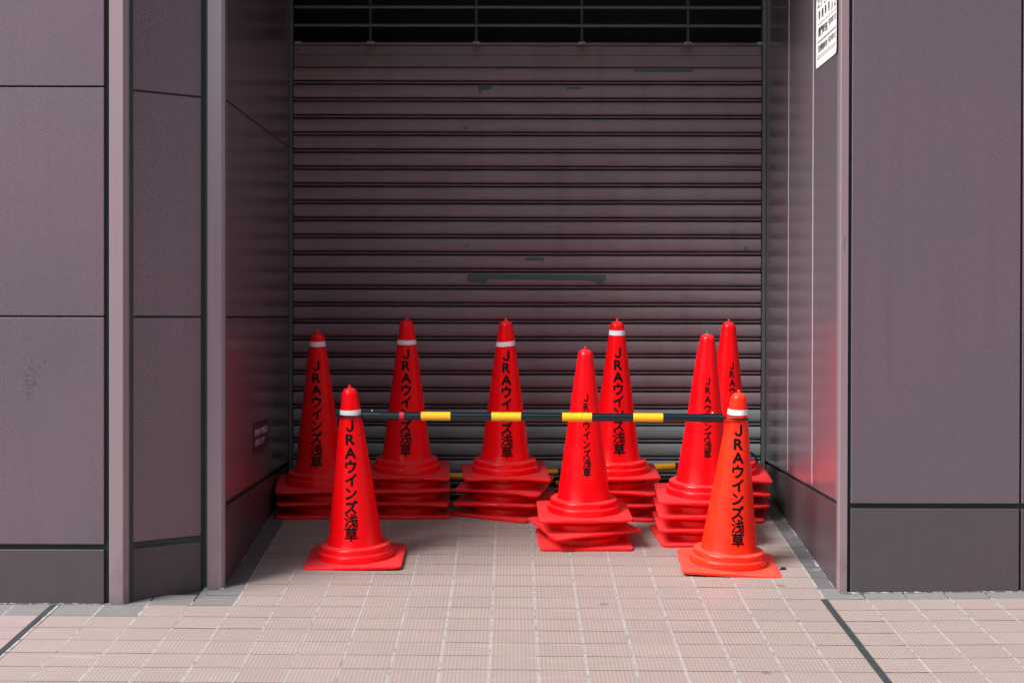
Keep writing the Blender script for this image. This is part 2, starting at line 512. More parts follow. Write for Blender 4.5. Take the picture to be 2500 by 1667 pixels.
for i in range(len(XL) - 1):
    x0, x1 = XL[i], XL[i + 1]
    if x1 - x0 < 0.05: continue                       # the joint strip runs here
    for j in range(len(rows) - 1):
        y0, y1 = rows[j], rows[j + 1]
        xx0, xx1 = x0, x1
        kind = 'tile'
        if y0 > YK - 0.01:
            if x1 < recess_l - 0.02: continue
            if x0 > recess_r + 0.02 and y0 > YK + 0.1: continue
            if xx0 < recess_l < xx1: kind = 'tile_dark' if y0 > YK + 0.1 else 'tile_edge'
            if x0 > 1.10: kind = 'tile_dark' if y0 > YK + 0.1 else 'tile_edge'
        if x1 < -1.13 and y0 > 5.95: continue
        if x1 < -1.42 and y0 > 5.90: continue
        if x0 < -1.10 and x1 > -1.2 and x1 < -1.0 and y0 > YK + 0.1: continue
        if x1 < -1.60: kind = 'tile_pink'
        if x1 < -0.93 and y0 > 5.85 and kind != 'tile_dark': kind = 'tile_edge'
        if x1 < -1.19 and y0 > 5.74: kind = 'tile_edge'
        cx, cy = (x0 + x1) / 2, (y0 + y1) / 2
        u = 512 + cx / cy * 4100 * 0.4096
        v = 317.4 + (H - gz(cx, cy)) / cy * 4100 * 0.4096
        vis = -30 < u < 1054 and v < 690
        tiles.append((not vis, cy + abs(cx) * 0.05, x0, x1, y0, y1, kind))
tiles.sort()
_tm = {}
stuffV, stuffF, stuffM = [], [], []
TM = ['tile', 'tile_edge', 'tile_pink', 'tile_dark']
def tile_shape(w_, d_):
    b = 0.0006
    hw, hd = w_ / 2, d_ / 2
    v = [(-hw, -hd, -TH), (hw, -hd, -TH), (hw, hd, -TH), (-hw, hd, -TH),
         (-hw, -hd, -b), (hw, -hd, -b), (hw, hd, -b), (-hw, hd, -b),
         (-hw + b, -hd + b, 0), (hw - b, -hd + b, 0), (hw - b, hd - b, 0), (-hw + b, hd - b, 0)]
    f = [(8, 9, 10, 11)]
    for k in range(4):
        q = (k + 1) % 4
        f += [(k, q, q + 4, k + 4), (k + 4, q + 4, q + 8, k + 8)]
    return v, f
cnt = 0
for nv, _, x0, x1, y0, y1, kind in tiles:
    gx, gy = 0.0054, 0.0042
    w_, d_ = round(x1 - x0 - gx, 4), round(y1 - y0 - gy, 4)
    cx, cy = (x0 + x1) / 2 + random.uniform(-.0005, .0005), (y0 + y1) / 2 + random.uniform(-.0005, .0005)
    e = 0.03
    nx = (gz(cx + e, cy) - gz(cx - e, cy)) / (2 * e) + random.gauss(0, 0.0015)
    ey = 0.06
    ny = (gz(cx, cy + ey) - gz(cx, cy - ey)) / (2 * ey) + random.gauss(0, 0.0015)
    z = gz(cx, cy) + random.gauss(0, 0.00025)
    rot = (math.atan(ny), -math.atan(nx), random.gauss(0, 0.0015))
    if cnt < 296 and not nv:
        key = (w_, d_, kind)
        if key not in _tm:
            v, f = tile_shape(w_, d_)
            _tm[key] = mesh('tile', v, f, M[kind])
        link('tile', _tm[key], pave, (cx, cy, z), rot)
        cnt += 1
    else:
        v, f = tile_shape(w_, d_)
        mt = Matrix.Translation((cx, cy, z)) @ Matrix.Rotation(rot[2], 4, 'Z') @ Matrix.Rotation(rot[1], 4, 'Y') @ Matrix.Rotation(rot[0], 4, 'X')
        b = len(stuffV)
        stuffV += [tuple(mt @ Vector(p)) for p in v]
        stuffF += [tuple(i + b for i in q) for q in f]
        stuffM += [TM.index(kind)] * len(f)
me = mesh('tile_field', stuffV, stuffF, M['tile'])
me.materials.append(M['tile_edge']); me.materials.append(M['tile_pink']); me.materials.append(M['tile_dark'])
me.polygons.foreach_set('material_index', stuffM)
tag(link('tile_field', me, pave), kind='stuff')
# grout in the long joints: pale, almost flush, broken here and there
gv, gf = [], []
for x in XL:
    if x in (-1.617, -1.588): continue
    ys = [4.66 + 0.05 * k for k in range(74)]
    for k in range(len(ys) - 1):
        if ys[k] > 8.2: break
        if ys[k] > YK and (x < recess_l or x > recess_r): continue
        if x < -1.13 and ys[k] > 5.93: continue
        b = len(gv)
        d = 0.0001 - (0.0006 if random.random() < 0.08 else 0)
        for (sx, yy) in ((-1, ys[k]), (1, ys[k]), (1, ys[k + 1]), (-1, ys[k + 1])):
            gv.append((x + sx * 0.0033, yy, gz(x, yy) + d))
        gf.append((b, b + 1, b + 2, b + 3))
tag(link('grout', mesh('grout', gv, gf, M['grout']), pave), kind='stuff')
jv, jf = [], []
for y in rows:
    if y < 4.66: continue
    xa = -2.7
    xs = [-2.7 + 0.1 * k for k in range(61)]
    for k in range(60):
        if y > YK + 0.05 and (xs[k] < recess_l - 0.02 or xs[k + 1] > recess_r + 0.02): continue
        if xs[k] < -1.13 and y > 5.93: continue
        b = len(jv)
        for (xx, sy) in ((xs[k], -1), (xs[k + 1], -1), (xs[k + 1], 1), (xs[k], 1)):
            jv.append((xx, y + sy * 0.0032, gz(xx, y) - 0.0001))
        jf.append((b, b + 1, b + 2, b + 3))
tag(link('joint_fill', mesh('joint_fill', jv, jf, M['bed']), pave), kind='stuff')
# rubber movement joints
def strip(x, w_, ya, yb, mat, name, dz):
    ys = [ya + (yb - ya) * k / 30 for k in range(31)]
    v, f = [], []
    for y in ys:
        for sx, dd in ((-1, dz - 0.006), (-1, dz), (1, dz), (1, dz - 0.006)):
            wob = 0.0004 * math.sin(y * 11 + x * 9) + 0.0003 * math.sin(y * 37)
            v.append((x + sx * w_ / 2 + wob, y, gz(x, y) + dd))
    for k in range(30):
        for q in range(3):
            f.append((k * 4 + q, k * 4 + q + 1, k * 4 + q + 5, k * 4 + q + 4))
    f += [(0, 1, 2, 3), (120, 123, 122, 121)]
    return link(name, mesh(name, v, f, mat), pave)
strip(1.127, 0.024, 4.66, YK - 0.004, M['strip'], 'rubber_joint', 0.0022)
strip(-1.6085, 0.017, 4.66, 5.90, M['strip'], 'rubber_joint', 0.0012)
strip(-1.5940, 0.011, 4.66, 5.90, M['grout'], 'mortar_joint', -0.0008)
# small dark patch of rubber joint at the far right edge of the picture
# the rest of the footway towards the street, the kerb and the road
fw = link('footway', grid_mesh('footway', [-8, -6, -3, -1.2, 0, 1.2, 3, 6, 8], [-1.6, 0, 2.6, 4.66], -0.001, M['tile']))
tag(fw, kind='structure')
kz = gz(0, 0)
tag(box('kerb', -8, 8, -1.78, -1.6, kz - 0.3, kz + 0.02, M['concrete'], None, 0.012), kind='structure')
rd = link('road', mesh('road', [(-60, -9, kz - 0.13), (60, -9, kz - 0.13), (60, -1.7, kz - 0.13), (-60, -1.7, kz - 0.13)], [(0, 1, 2, 3)], M['asphalt']))
tag(rd, kind='structure')
gr = link('ground', mesh('ground', [(-400, -400, kz - 0.16), (400, -400, kz - 0.16), (400, 400, kz - 0.16), (-400, 400, kz - 0.16)], [(0, 1, 2, 3)], M['concrete']))
tag(gr, kind='structure')

# ------------------------------------------------------------------ left clad wall
ZB, ZT = -0.35, 4.2
SOF = 3.45                     # underside of the recess ceiling
G = 0.006
wl = empty('clad_wall', (-1.6, 5.93, -0.05), 'mauve metal panel wall left of the shutter recess, with an angled ribbed corner panel', 'wall')
FY = 5.905
zrows = [(0.181 + 0.002, ZB, 'base_panel'),]
colsL = [(-2.635, -1.435), (-3.84, -2.641)]
zj = [H - 0.801, H, H + 0.807, H + 1.614, H + 2.42, H + 3.19]
for (xa, xb) in colsL:
    for k in range(len(zj) - 1):
        za = zj[k] + (0.003 if k else 0)
        box('wall_panel', xa, xb, FY, FY + 0.03, za, zj[k + 1] - 0.003, M['panel'], wl, 0.002)
    box('base_panel', xa, xb, FY + 0.001, FY + 0.03, ZB, H - 0.820, M['base'], wl, 0.002)
prism('corner_post', [(-1.417, FY), (-1.3675, FY), (-1.352, FY + 0.020), (-1.352, FY + 0.07), (-1.417, FY + 0.07)], ZB, ZT, M['post'], wl, 0.0015)
# angled corner panel
A0, A1 = Vector((-1.343, 5.955)), Vector((-1.137, 6.146))
da = (A1 - A0); La = da.length; ang = math.atan2(da.y, da.x)
nrm = Vector((-math.sin(ang), math.cos(ang)))
mid = (A0 + A1) / 2 + nrm * 0.015
zj2 = [H - 0.800, H, H + 0.802, H + 1.60, H + 2.40, H + 3.19]
for k in range(len(zj2) - 1):
    za, zb = zj2[k] + (0.003 if k else 0), zj2[k + 1] - 0.003
    link('angled_panel', box_me('angled_panel', La, 0.03, zb - za, M['panel'], 0.002), wl, Vector((mid.x, mid.y, (za + zb) / 2)) - wl.location, (0, 0, ang))
link('base_panel', box_me('base_panel', La, 0.03, H - 0.822 - ZB, M['base'], 0.002), wl, Vector((mid.x, mid.y, (H - 0.822 + ZB) / 2)) - wl.location, (0, 0, ang))
RX0 = -1.051
prism('corner_post', [(-1.114, 6.14), (-1.062, 6.14), (RX0, 6.151), (RX0, 6.175), (-1.114, 6.175)], ZB, ZT, M['smooth'], wl, 0.0012)
# recess side
YS = 7.918
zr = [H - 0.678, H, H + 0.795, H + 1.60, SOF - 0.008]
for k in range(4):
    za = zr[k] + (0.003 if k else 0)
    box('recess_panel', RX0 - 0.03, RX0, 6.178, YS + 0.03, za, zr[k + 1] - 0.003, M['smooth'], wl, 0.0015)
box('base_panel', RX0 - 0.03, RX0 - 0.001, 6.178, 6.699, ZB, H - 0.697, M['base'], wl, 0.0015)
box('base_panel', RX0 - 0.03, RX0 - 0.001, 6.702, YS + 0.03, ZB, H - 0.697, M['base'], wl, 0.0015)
# dark rubber-filled joints seen between the sheets
prism('joint_backing', [(-3.9, FY + 0.022), (-1.356, FY + 0.022), (-1.335, 5.978), (-1.126, 6.165), (RX0 - 0.018, 6.165), (RX0 - 0.018, 8.2), (-3.9, 8.2)], ZB + 0.02, ZT - 0.02, M['gap'], wl)

# ------------------------------------------------------------------ right clad wall
wr = empty('clad_wall', (1.6, 6.17, -0.05), 'mauve metal panel wall right of the shutter recess, with tall ribbed panels and a plain plinth', 'wall')
RX1 = 1.195
for (xa, xb) in ((1.2415, 1.8585), (1.8665, 2.70), (2.706, 3.54)):
    box('wall_panel', xa, xb, 6.14, 6.17, H - 0.677, H + 1.25, M['panel'], wr, 0.002)
    box('wall_panel', xa, xb, 6.14, 6.17, H + 1.256, ZT, M['panel'], wr, 0.002)
    box('base_panel', xa, xb, 6.141, 6.17, ZB, H - 0.696, M['base'], wr, 0.002)
prism('corner_post', [(RX1 + 0.001, 6.150), (1.2005, 6.14), (1.2290, 6.14), (1.2290, 6.176), (RX1 + 0.001, 6.176)], ZB, ZT, M['post'], wr, 0.0012)
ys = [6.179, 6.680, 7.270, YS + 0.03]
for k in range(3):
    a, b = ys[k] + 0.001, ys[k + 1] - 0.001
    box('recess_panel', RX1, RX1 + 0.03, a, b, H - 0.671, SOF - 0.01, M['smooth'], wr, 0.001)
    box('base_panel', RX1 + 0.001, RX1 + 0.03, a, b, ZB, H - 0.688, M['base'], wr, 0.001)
for y in (6.680, 7.270):
    box('sealant_seam', RX1 - 0.0012, RX1 + 0.01, y - 0.0022, y + 0.0022, H - 0.66, SOF - 0.02, M['seal'], wr)
prism('joint_backing', [(RX1 + 0.018, 6.17), (1.236, 6.162), (3.6, 6.162), (3.6, 8.2), (RX1 + 0.018, 8.2)], ZB + 0.02, ZT - 0.02, M['gap'], wr)

# a rubbed scuff on the left panel and a scratch on the right corner post
sv, sf = [], []
for k in range(46):
    x = -1.697 + random.gauss(0, 0.020); z = H - 0.215 + random.gauss(0, 0.034) + (x + 1.697) * 0.8
    L = random.uniform(0.003, 0.009); b = len(sv)
    for (a, c) in ((0, 0), (L, -L), (L + 0.0012, -L + 0.0012), (0.0012, 0.0012)):
        sv.append((x + a - wl.location.x, FY - 0.0008 - wl.location.y, z + c - wl.location.z))
    sf.append((b, b + 1, b + 2, b + 3))
tag(link('scuff', mesh('scuff', sv, sf, M['gap']), wl), kind='stuff')
sv, sf = [], []
for k in range(9):
    x = 1.2135 + 0.0022 * math.sin(k * 0.9); z = H + 0.298 - 0.007 * k
    sv += [(x - wr.location.x, 6.1392 - wr.location.y, z - wr.location.z), (x + 0.0016 - wr.location.x, 6.1392 - wr.location.y, z - wr.location.z)]
    if k: sf.append((2 * k - 2, 2 * k - 1, 2 * k + 1, 2 * k))
link('scratch', mesh('scratch', sv, sf, M['gap']), wr)

# crumbled mortar along the foot of the walls
def mortar(name, pts, wdt, parent):
    v, f = [], []
    n = 0
    for (a, b) in zip(pts[:-1], pts[1:]):
        a, b = Vector(a), Vector(b)
        L = (b - a).length; k = max(2, int(L / 0.02)); d = (b - a) / L; nn = Vector((d.y, -d.x))
        p0_ = random.uniform(0, 9)
        for i in range(k + 1):
            p = a + d * (L * i / k)
            u_ = L * i / k * 9 + p0_
            wv = wdt * max(0.12, 0.35 + 0.35 * math.sin(u_) + 0.3 * math.sin(u_ * 2.7 + 1) + random.uniform(-.1, .1))
            q = p + nn * wv
            pi_ = p - nn * 0.004
            v += [(pi_.x, pi_.y, gz(pi_.x, pi_.y) + random.uniform(0.002, 0.005)), (q.x, q.y, gz(q.x, q.y) + 0.0012)]
            if i: f.append((n - 2, n, n + 1, n - 1))
            n += 2
        n = len(v)
    o = link(name, mesh(name, v, f, M['caulk']), parent)
    o.location = -parent.location if parent is not None else (0, 0, 0)
    return o
mortar('mortar_fillet', [(-3.0, FY), (-1.36, FY)], 0.012, wl)
mortar('mortar_fillet', [(-1.115, 6.14), (-1.052, 6.14)], 0.012, wl)
mortar('mortar_fillet', [(-1.0505, 6.16), (-1.0505, 7.88)], 0.007, wl)
mortar('mortar_fillet', [(1.1955, 7.88), (1.1955, 6.15)], 0.009, wr)
mortar('mortar_fillet', [(1.20, 6.14), (3.3, 6.14)], 0.011, wr)

# ------------------------------------------------------------------ building mass above and behind
sh = bpy.data.objects
def shell():
    bm = bmesh.new()
    def bx(x0, x1, y0, y1, z0, z1):
        r = bmesh.ops.create_cube(bm, size=1.0)
        bmesh.ops.scale(bm, vec=(x1 - x0, y1 - y0, z1 - z0), verts=r['verts'])
        bmesh.ops.translate(bm, vec=((x0 + x1) / 2, (y0 + y1) / 2, (z0 + z1) / 2), verts=r['verts'])
    bx(-1.049, 1.193, 6.16, 9.6, SOF, 4.18)       # lintel and soffit of the recess
    bx(-3.9, 3.6, 8.21, 9.6, -0.4, SOF - 0.01)            # back of the shutter room
    bx(-12, 12, 6.10, 16, 4.22, 9.0)                # storeys above
    bx(-12, -3.95, 5.95, 16, -0.4, 4.21)
    bx(3.65, 12, 6.15, 16, -0.4, 4.21)
    return bm_mesh('building', bm, M['base'])
tag(link('building', shell()), kind='structure')

def opposite():  # unseen buildings added to block sky light: tall at right, low at left
    bm = bmesh.new()
    def bx(x0, x1, y0, y1, z0, z1):
        r = bmesh.ops.create_cube(bm, size=1.0)
        bmesh.ops.scale(bm, vec=(x1 - x0, y1 - y0, z1 - z0), verts=r['verts'])
        bmesh.ops.translate(bm, vec=((x0 + x1) / 2, (y0 + y1) / 2, (z0 + z1) / 2), verts=r['verts'])
    for k, (x0, x1, h) in enumerate(((-42, -27, 5), (-26.9, -14, 3.4), (-13.9, -3, 3.8), (-2.9, 4, 12), (4.1, 14, 16), (14.1, 30, 15), (30.1, 70, 4))):
        bx(x0, x1, -21, -11, -0.5, h)
        n = int((x1 - x0) / 2.5)
        for fl in range(int(h // 3)):
            for i in range(n):
                cx = x0 + (i + .5) * (x1 - x0) / n
                bx(cx - .75, cx + .75, -11.02, -10.94, fl * 3 + 0.9, fl * 3 + 2.3)
    return bm_mesh('unseen_shade_buildings', bm, M['shade_building_wall'])
tag(link('unseen_shade_buildings', opposite()), kind='structure')

# ------------------------------------------------------------------ roller shutter
rs = empty('roller_shutter', (0, YS, 0.15), 'closed brown roller shutter filling the recess, with an open rod grille along its top', 'shutter')
SP = 0.0803
PROF = [(0.040, .0803), (0.003, .0800), (-.0010, .0790), (-.0030, .0760), (-.0060, .0690), (-.0082, .0590), (-.0086, .0480), (-.0074, .0370), (-.0046, .0285), (-.0010, .0235), (.0035, .0215), (.040, .0208),
        (.040, .0158), (.0040, .0152), (.0002, .0136), (-.0012, .0116), (.0004, .0094), (.0045, .0076), (.040, .0070), (.040, .0002), (0.040, 0)]
def prof_y(z):
    for (ya, za), (yb, zb) in zip(PROF[:-1], PROF[1:]):
        if zb <= z <= za:
            t = (z - zb) / (za - zb) if za > zb else 0
            return yb + (ya - yb) * t
    return 0
def slat_me(mat, seed):
    rr = random.Random(seed)
    xs = [-1.030, -0.6, -0.2, 0.25, 0.7, 1.172]
    v, f = [], []
    bow = [rr.uniform(-.0012, .0012) for _ in xs]
    n = len(PROF)
    for x, b in zip(xs, bow):
        for y, z in PROF:
            v.append((x, y + b, z + b * 0.5))
    for i in range(len(xs) - 1):
        for k in range(n - 1):
            f.append((i * n + k, i * n + k + 1, (i + 1) * n + k + 1, (i + 1) * n + k))
    return mesh('slat', v, f, mat, 50)
variants = [slat_me(M['slat'], s) for s in range(4)]
low_var = [slat_me(M['slat_low'], s) for s in range(9, 11)]
Z0 = H + 1.0935
slats = []
for k in range(24):
    lowk = k >= 20
    o = link('slat', (low_var[k % 2] if lowk else variants[(k * 3) % 4]), rs, (0, 0, Z0 - SP * k - rs.location.z))
    if lowk: o['label'] = 'grey green slat near the bottom of the brown shutter'
    slats.append(o)
box('bottom_rail', -1.03, 1.172, YS + 0.002, YS + 0.03, -0.02 + 0.15, Z0 - SP * 23 - 0.004, M['slat_low'], rs, 0.003)
# bared paint patches: (slat index, polygon in picture pixels of the photograph)
def pz(x, y, Y=YS):
    return ((x - 1250) / 4100 * Y, H + (775 - y) / 4100 * Y)
patches = [
    [(1141, 671), (1146, 669), (1300, 670), (1478, 670.5), (1479, 680), (1474, 686), (1472, 697), (1455, 697), (1455, 688), (1430, 684.5), (1300, 683), (1192, 682), (1187, 690), (1184, 697), (1176, 697), (1170, 690), (1141, 689), (1140, 680)],
    [(1280, 629), (1326, 629), (1327, 636), (1281, 637)],
    [(1167, 212), (1199, 212), (1198, 220), (1176, 223), (1172, 230), (1166, 230)],
    [(1381, 215), (1415, 214), (1416, 219), (1383, 221)],
    [(1543, 175), (1550, 170.5), (1578, 172), (1600, 170.5), (1690, 170.5), (1689, 177), (1680, 178), (1550, 177.5)],
    [(1134, 597), (1146, 594), (1143, 606), (1132, 608)],
    [(1816, 602), (1822, 601), (1822, 610), (1828, 611), (1818, 612)],
    [(1131, 312), (1142, 312), (1142, 317), (1132, 317)],
    [(1818, 568), (1825, 568), (1825, 571), (1818, 571)],
]
for poly in patches:
    pts = [pz(x, y) for x, y in poly]
    zc = sum(p[1] for p in pts) / len(pts)
    k = int((Z0 + SP - zc) / SP)
    zb = Z0 - SP * k
    V = [(x + random.uniform(-.0008, .0008), min(max(z - zb, 0.0225), 0.0788)) for x, z in pts]
    me = mapped('bare_patch', V, [tuple(range(len(V)))], lambda u, v: Vector((u, prof_y(v) - 0.0012, v)), M['patch'], cuts_v=[.030, .042, .056, .068, .076])
    link('bare_patch', me, slats[k])
# flange under the grille
zf0, zf1 = Z0 + SP + 0.003, H + (775 - 114) / 4100 * YS
prof = [(0.012, zf1 + 0.004), (0.0, zf1), (-0.002, zf1 - 0.003), (-0.003, zf1 - 0.042), (0.0015, zf1 - 0.0435), (-0.001, zf1 - 0.045), (-0.0015, zf0 + 0.004), (0.004, zf0), (0.016, zf0)]
v, f = [], []
for x in (-1.030, 1.172):
    for y, z in prof: v.append((x, YS + y, z))
n = len(prof)
for k in range(n - 1): f.append((k, k + 1, n + k + 1, n + k))
fl = link('flange', mesh('flange', v, f, M['flange']), rs); fl.location = -rs.location
bolt_v, bolt_f = lathe([(0.0001, 0.0045), (0.004, 0.004), (0.0075, 0.0015), (0.0085, 0.0)], 14)
bolt_v = [(x, -z, y) for x, y, z in bolt_v]
bolt_me = mesh('bolt', bolt_v, bolt_f, M['rusty'], 50)
links_x = [pz(px, 0)[0] for px in (903.6, 1161.5, 1418.6, 1677.0)]
for px in (727, 903.6, 1161.5, 1418.6, 1677, 1854):
    x, z = pz(px, 127)
    b = link('bolt', bolt_me, fl, (x, YS - 0.003, z))
# grille rods, links
for i, py in enumerate((108.5, 63.7, 19.3, -25, -69)):
    _, z = pz(0, py)
    o = tube_x('grille_rod', -1.03, 1.172, 0.0085, M['rusty'] if i == 0 else M['galv'], rs, 12)
    o.location = (0, 0.004, z - rs.location.z)
for x in links_x + [pz(727, 0)[0], pz(1854, 0)[0]]:
    edge = abs(x) > 1.0
    for s in ((-1, 1) if not edge else ()):
        a = pz(0, 118)[1]; b = pz(0, -75)[1]
        o = box('grille_link', x - 0.0012 + s * 0.0035, x + 0.0012 + s * 0.0035, YS - 0.010, YS + 0.008, a, b, M['galv'], rs)
    _, z = pz(0, 108.5)
    box('collar', x - 0.017, x + 0.017, YS - 0.0068, YS + 0.012, z - 0.002, z + 0.0105, M['bright_steel'], rs, 0.002)
for s, x0, x1 in ((-1, RX0 + 0.001, -1.034), (1, 1.176, RX1 - 0.001)):
    o = box('guide_rail', x0, x1, YS - 0.014, YS + 0.05, 0.05, 2.72, M['rail'], rs, 0.0015)
# black sheet standing in for the unlit space behind the open grille
o = box('black_backing', -1.045, 1.19, YS + 0.19, YS + 0.25, 1.8, 2.74, M['dark'], rs)
box('shutter_box', -1.045, 1.19, YS - 0.02, YS + 0.26, 2.745, SOF - 0.01, M['slat'], rs, 0.003)

# ------------------------------------------------------------------ wall notices
nb = empty('notice_sheet', (RX1 - 0.002, 6.385, H + 0.976), 'white printed notice stuck high on the right side wall of the recess', 'sign')
SW = 0.436
def rsheet(w_, h_, r, t):
    bm = bmesh.new()
    pts = []
    for cx, cy, a0 in ((w_ - r, r, -90), (w_ - r, h_ - r, 0), (r, h_ - r, 90), (r, r, 180)):
        for i in range(5):
            a = R(a0 + 90 * i / 4); pts.append((cx + r * math.cos(a), cy + r * math.sin(a)))
    vf = [bm.verts.new((x, 0, y)) for x, y in pts]
    vb = [bm.verts.new((x, t, y)) for x, y in pts]
    bm.faces.new(vf); bm.faces.new(vb[::-1])
    for i in range(len(pts)):
        j = (i + 1) % len(pts)
        bm.faces.new((vf[j], vf[i], vb[i], vb[j]))
    return bm
WM_R = (lambda u, v, d=0.0: Vector((-d, 6.603 - u - 6.385, v)))
bm = rsheet(SW, 0.268, 0.014, 0.0016)
for c_ in (0.05, 0.2, 0.36, 0.37, 0.38, 0.39, 0.40, 0.41):
    bmesh.ops.bisect_plane(bm, geom=bm.verts[:] + bm.edges[:] + bm.faces[:], plane_co=(c_, 0, 0), plane_no=(1, 0, 0))
for v in bm.verts:
    lift = 0.006 * max(0, (v.co.x - 0.36) / 0.08) ** 2
    v.co = WM_R(v.co.x, v.co.z, 0.0016 - v.co.y + lift)
link('sheet', bm_mesh('sheet', bm, M['paper']), nb)
def curl(u): return 0.006 * max(0, (u - 0.36) / 0.08) ** 2
items = []
cs = 1.0 / glyph('南', 0.0)[2]
def row(txt, u0, u1, v, w_, h_, bold=0.02):
    n_ = len(txt)
    for i, ch in enumerate(txt):
        u = u0 + (u1 - u0) * (i / (n_ - 1) if n_ > 1 else 0)
        items.append((ch, u, v, w_ * cs, h_ * cs))
row('エクセル', 0.058, 0.232, 0.245, 0.044, 0.040)
row('南側専用', 0.074, 0.265, 0.198, 0.034, 0.034)
row('入口', 0.330, 0.393, 0.196, 0.040, 0.044)
row('開門時刻', 0.074, 0.215, 0.132, 0.042, 0.034)
row('午前', 0.270, 0.294, 0.138, 0.022, 0.026)
row('8時30分', 0.318, 0.408, 0.138, 0.022, 0.026)
row('発売開始時刻', 0.064, 0.222, 0.068, 0.028, 0.026)
row('午前', 0.270, 0.294, 0.071, 0.022, 0.026)
row('9時00分', 0.318, 0.408, 0.071, 0.022, 0.026)
V, F = flat_text(items, 0.012)
tag(link('lettering', mapped('lettering', V, F, lambda u, v: WM_R(u, v, 0.0024 + curl(u)), M['print'], cuts_u=[.38, .40, .42]), nb), kind='stuff')
for k, vv in enumerate((0.031, 0.0395, 0.0930, 0.0975, 0.1625)):
    ua = 0.022 if k == 0 else 0.036
    V = [(ua, vv), (0.422, vv), (0.422, vv + 0.0016), (ua, vv + 0.0016)]
    link('rule_line', mapped('rule_line', V, [(0, 1, 2, 3)], lambda u, v: WM_R(u, v, 0.0023 + curl(u)), M['print'], cuts_u=[.38, .40]), nb)

pq = empty('wall_plaque', (RX0 + 0.001, 7.012, H - 0.56), 'small dark plaque with pale lettering on the left side wall of the recess', 'sign')
bm = rsheet(0.412, 0.126, 0.004, 0.003)
for v in bm.verts: v.co = Vector((0.003 - v.co.y, v.co.x - 0.206, v.co.z))
link('plate', bm_mesh('plate', bm, M['plaque']), pq)
items = []
row('敷地内での喫煙は', 0.06, 0.36, 0.086, 0.034, 0.027)
row('お断りします', 0.06, 0.28, 0.044, 0.034, 0.027)
V, F = flat_text(items, 0.010)
tag(link('lettering', mapped('lettering', V, F, lambda u, v: Vector((0.0036, u - 0.206, v)), M['plaque_ink']), pq), kind='stuff')

# ------------------------------------------------------------------ traffic cones
def Rz(z):                                   # outer radius of the cone wall
    t = (z - 0.064) / (0.650 - 0.064)
    return 0.1085 + (0.0318 - 0.1085) * t
OUT = [(0.1495, 0.006), (0.1495, 0.030), (0.1485, 0.0345), (0.1460, 0.0375), (0.1405, 0.0395), (0.1385, 0.0415), (0.1385, 0.0560), (0.1372, 0.0600), (0.1345, 0.0625),
       (0.1150, 0.0640), (0.1105, 0.0655), (Rz(0.072), 0.072)]
OUT += [(Rz(z), z) for z in (0.15, 0.25, 0.35, 0.45, 0.55, 0.62)]
OUT += [(0.0318, 0.648), (0.0310, 0.656), (0.0285, 0.6635), (0.0240, 0.6695), (0.0180, 0.6738), (0.0110, 0.6760), (0.0068, 0.6770), (0.0060, 0.6785), (0.0060, 0.6860), (0.0045, 0.6880), (0.0001, 0.6884)]
INN = [(0.0001, 0.655), (0.027, 0.645), (Rz(0.45) - .003, 0.45), (Rz(0.25) - .003, 0.25), (0.1065, 0.066), (0.134, 0.059), (0.1358, 0.0400), (0.1462, 0.034), (0.1468, 0.006), (0.1495, 0.006)]
TIP = OUT[-5:]
def body_me(mat):
    v, f = lathe(OUT[:-4] + [(0.0001, 0.677)], 72)
    v2, f2 = lathe(INN, 48)
    b = len(v)
    return mesh('cone_body', v + v2, f + [tuple(i + b for i in q) for q in f2], mat, 38)
def tip_me(mat):
    v, f = lathe(OUT[-6:], 20)
    return mesh('cone_tip', v, f, mat, 40)
def plate_me(mat, bend, seed):
    rr = random.Random(seed)
    ph, ph2 = rr.uniform(0, 6.28), rr.uniform(0, 6.28)
    N = 96
    half, cr = 0.19, 0.024
    def edge(a):
        c, s = math.cos(a), math.sin(a)
        t = half / max(abs(c), abs(s))
        x, y = c * t, s * t
        # rounded corners
        ax, ay = abs(x), abs(y)
        lim = half - cr
        if ax > lim and ay > lim:
            # ray - circle around (lim,lim)
            cc = Vector((abs(c), abs(s))); ctr = Vector((lim, lim))
            bq = cc.dot(ctr); q = bq * bq - (ctr.dot(ctr) - cr * cr)
            t = bq + math.sqrt(max(q, 0))
            x, y = c * t, s * t
        return Vector((x, y))
    sect = [(0.0, 0.0115), (0.35, 0.0115), (0.7, 0.0112), (0.94, 0.0108), (0.99, 0.0088), (1.0, 0.0055), (0.99, 0.0016), (0.95, 0.0), (0.5, 0.0), (0.0, 0.0)]
    v, f = [], []
    for i in range(N):
        a = 2 * math.pi * i / N
        e = edge(a); c0 = Vector((math.cos(a), math.sin(a))) * 0.1480
        for t, z in sect:
            p = c0.lerp(e, t)
            far = max(0, p.length - 0.15) / 0.10
            dz = bend * (math.sin(2 * a + ph) * 0.6 + 0.55 * math.sin(3 * a + ph2) - 0.2) * far ** 1.3
            v.append((p.x, p.y, z + dz))
    n = len(sect)
    for i in range(N):
        j = (i + 1) % N
        for k in range(n):
            q = (k + 1) % n
            f.append((i * n + k, j * n + k, j * n + q, i * n + q))
    return mesh('base_plate', v, f, mat, 40)
def band_me(z0, z1, slant=0.0):
    n_ = 48
    v, f = [], []
    for i in range(n_ + 1):
        a = -math.pi / 2 + 2 * math.pi * i / n_
        dz = slant * math.cos(a)
        for z, e in ((z0, 0.0003), (z0, 0.0011), (z1, 0.0011), (z1, 0.0003)):
            r = Rz(z + dz) + e
            v.append((r * math.cos(a), r * math.sin(a), z + dz))
    for i in range(n_):
        for k in range(3):
            f.append((i * 4 + k, (i + 1) * 4 + k, (i + 1) * 4 + k + 1, i * 4 + k + 1))
    return mesh('reflective_band', v, f, M['band'], 50)
TXT = 'JRAウインズ浅草'
_lm = {}
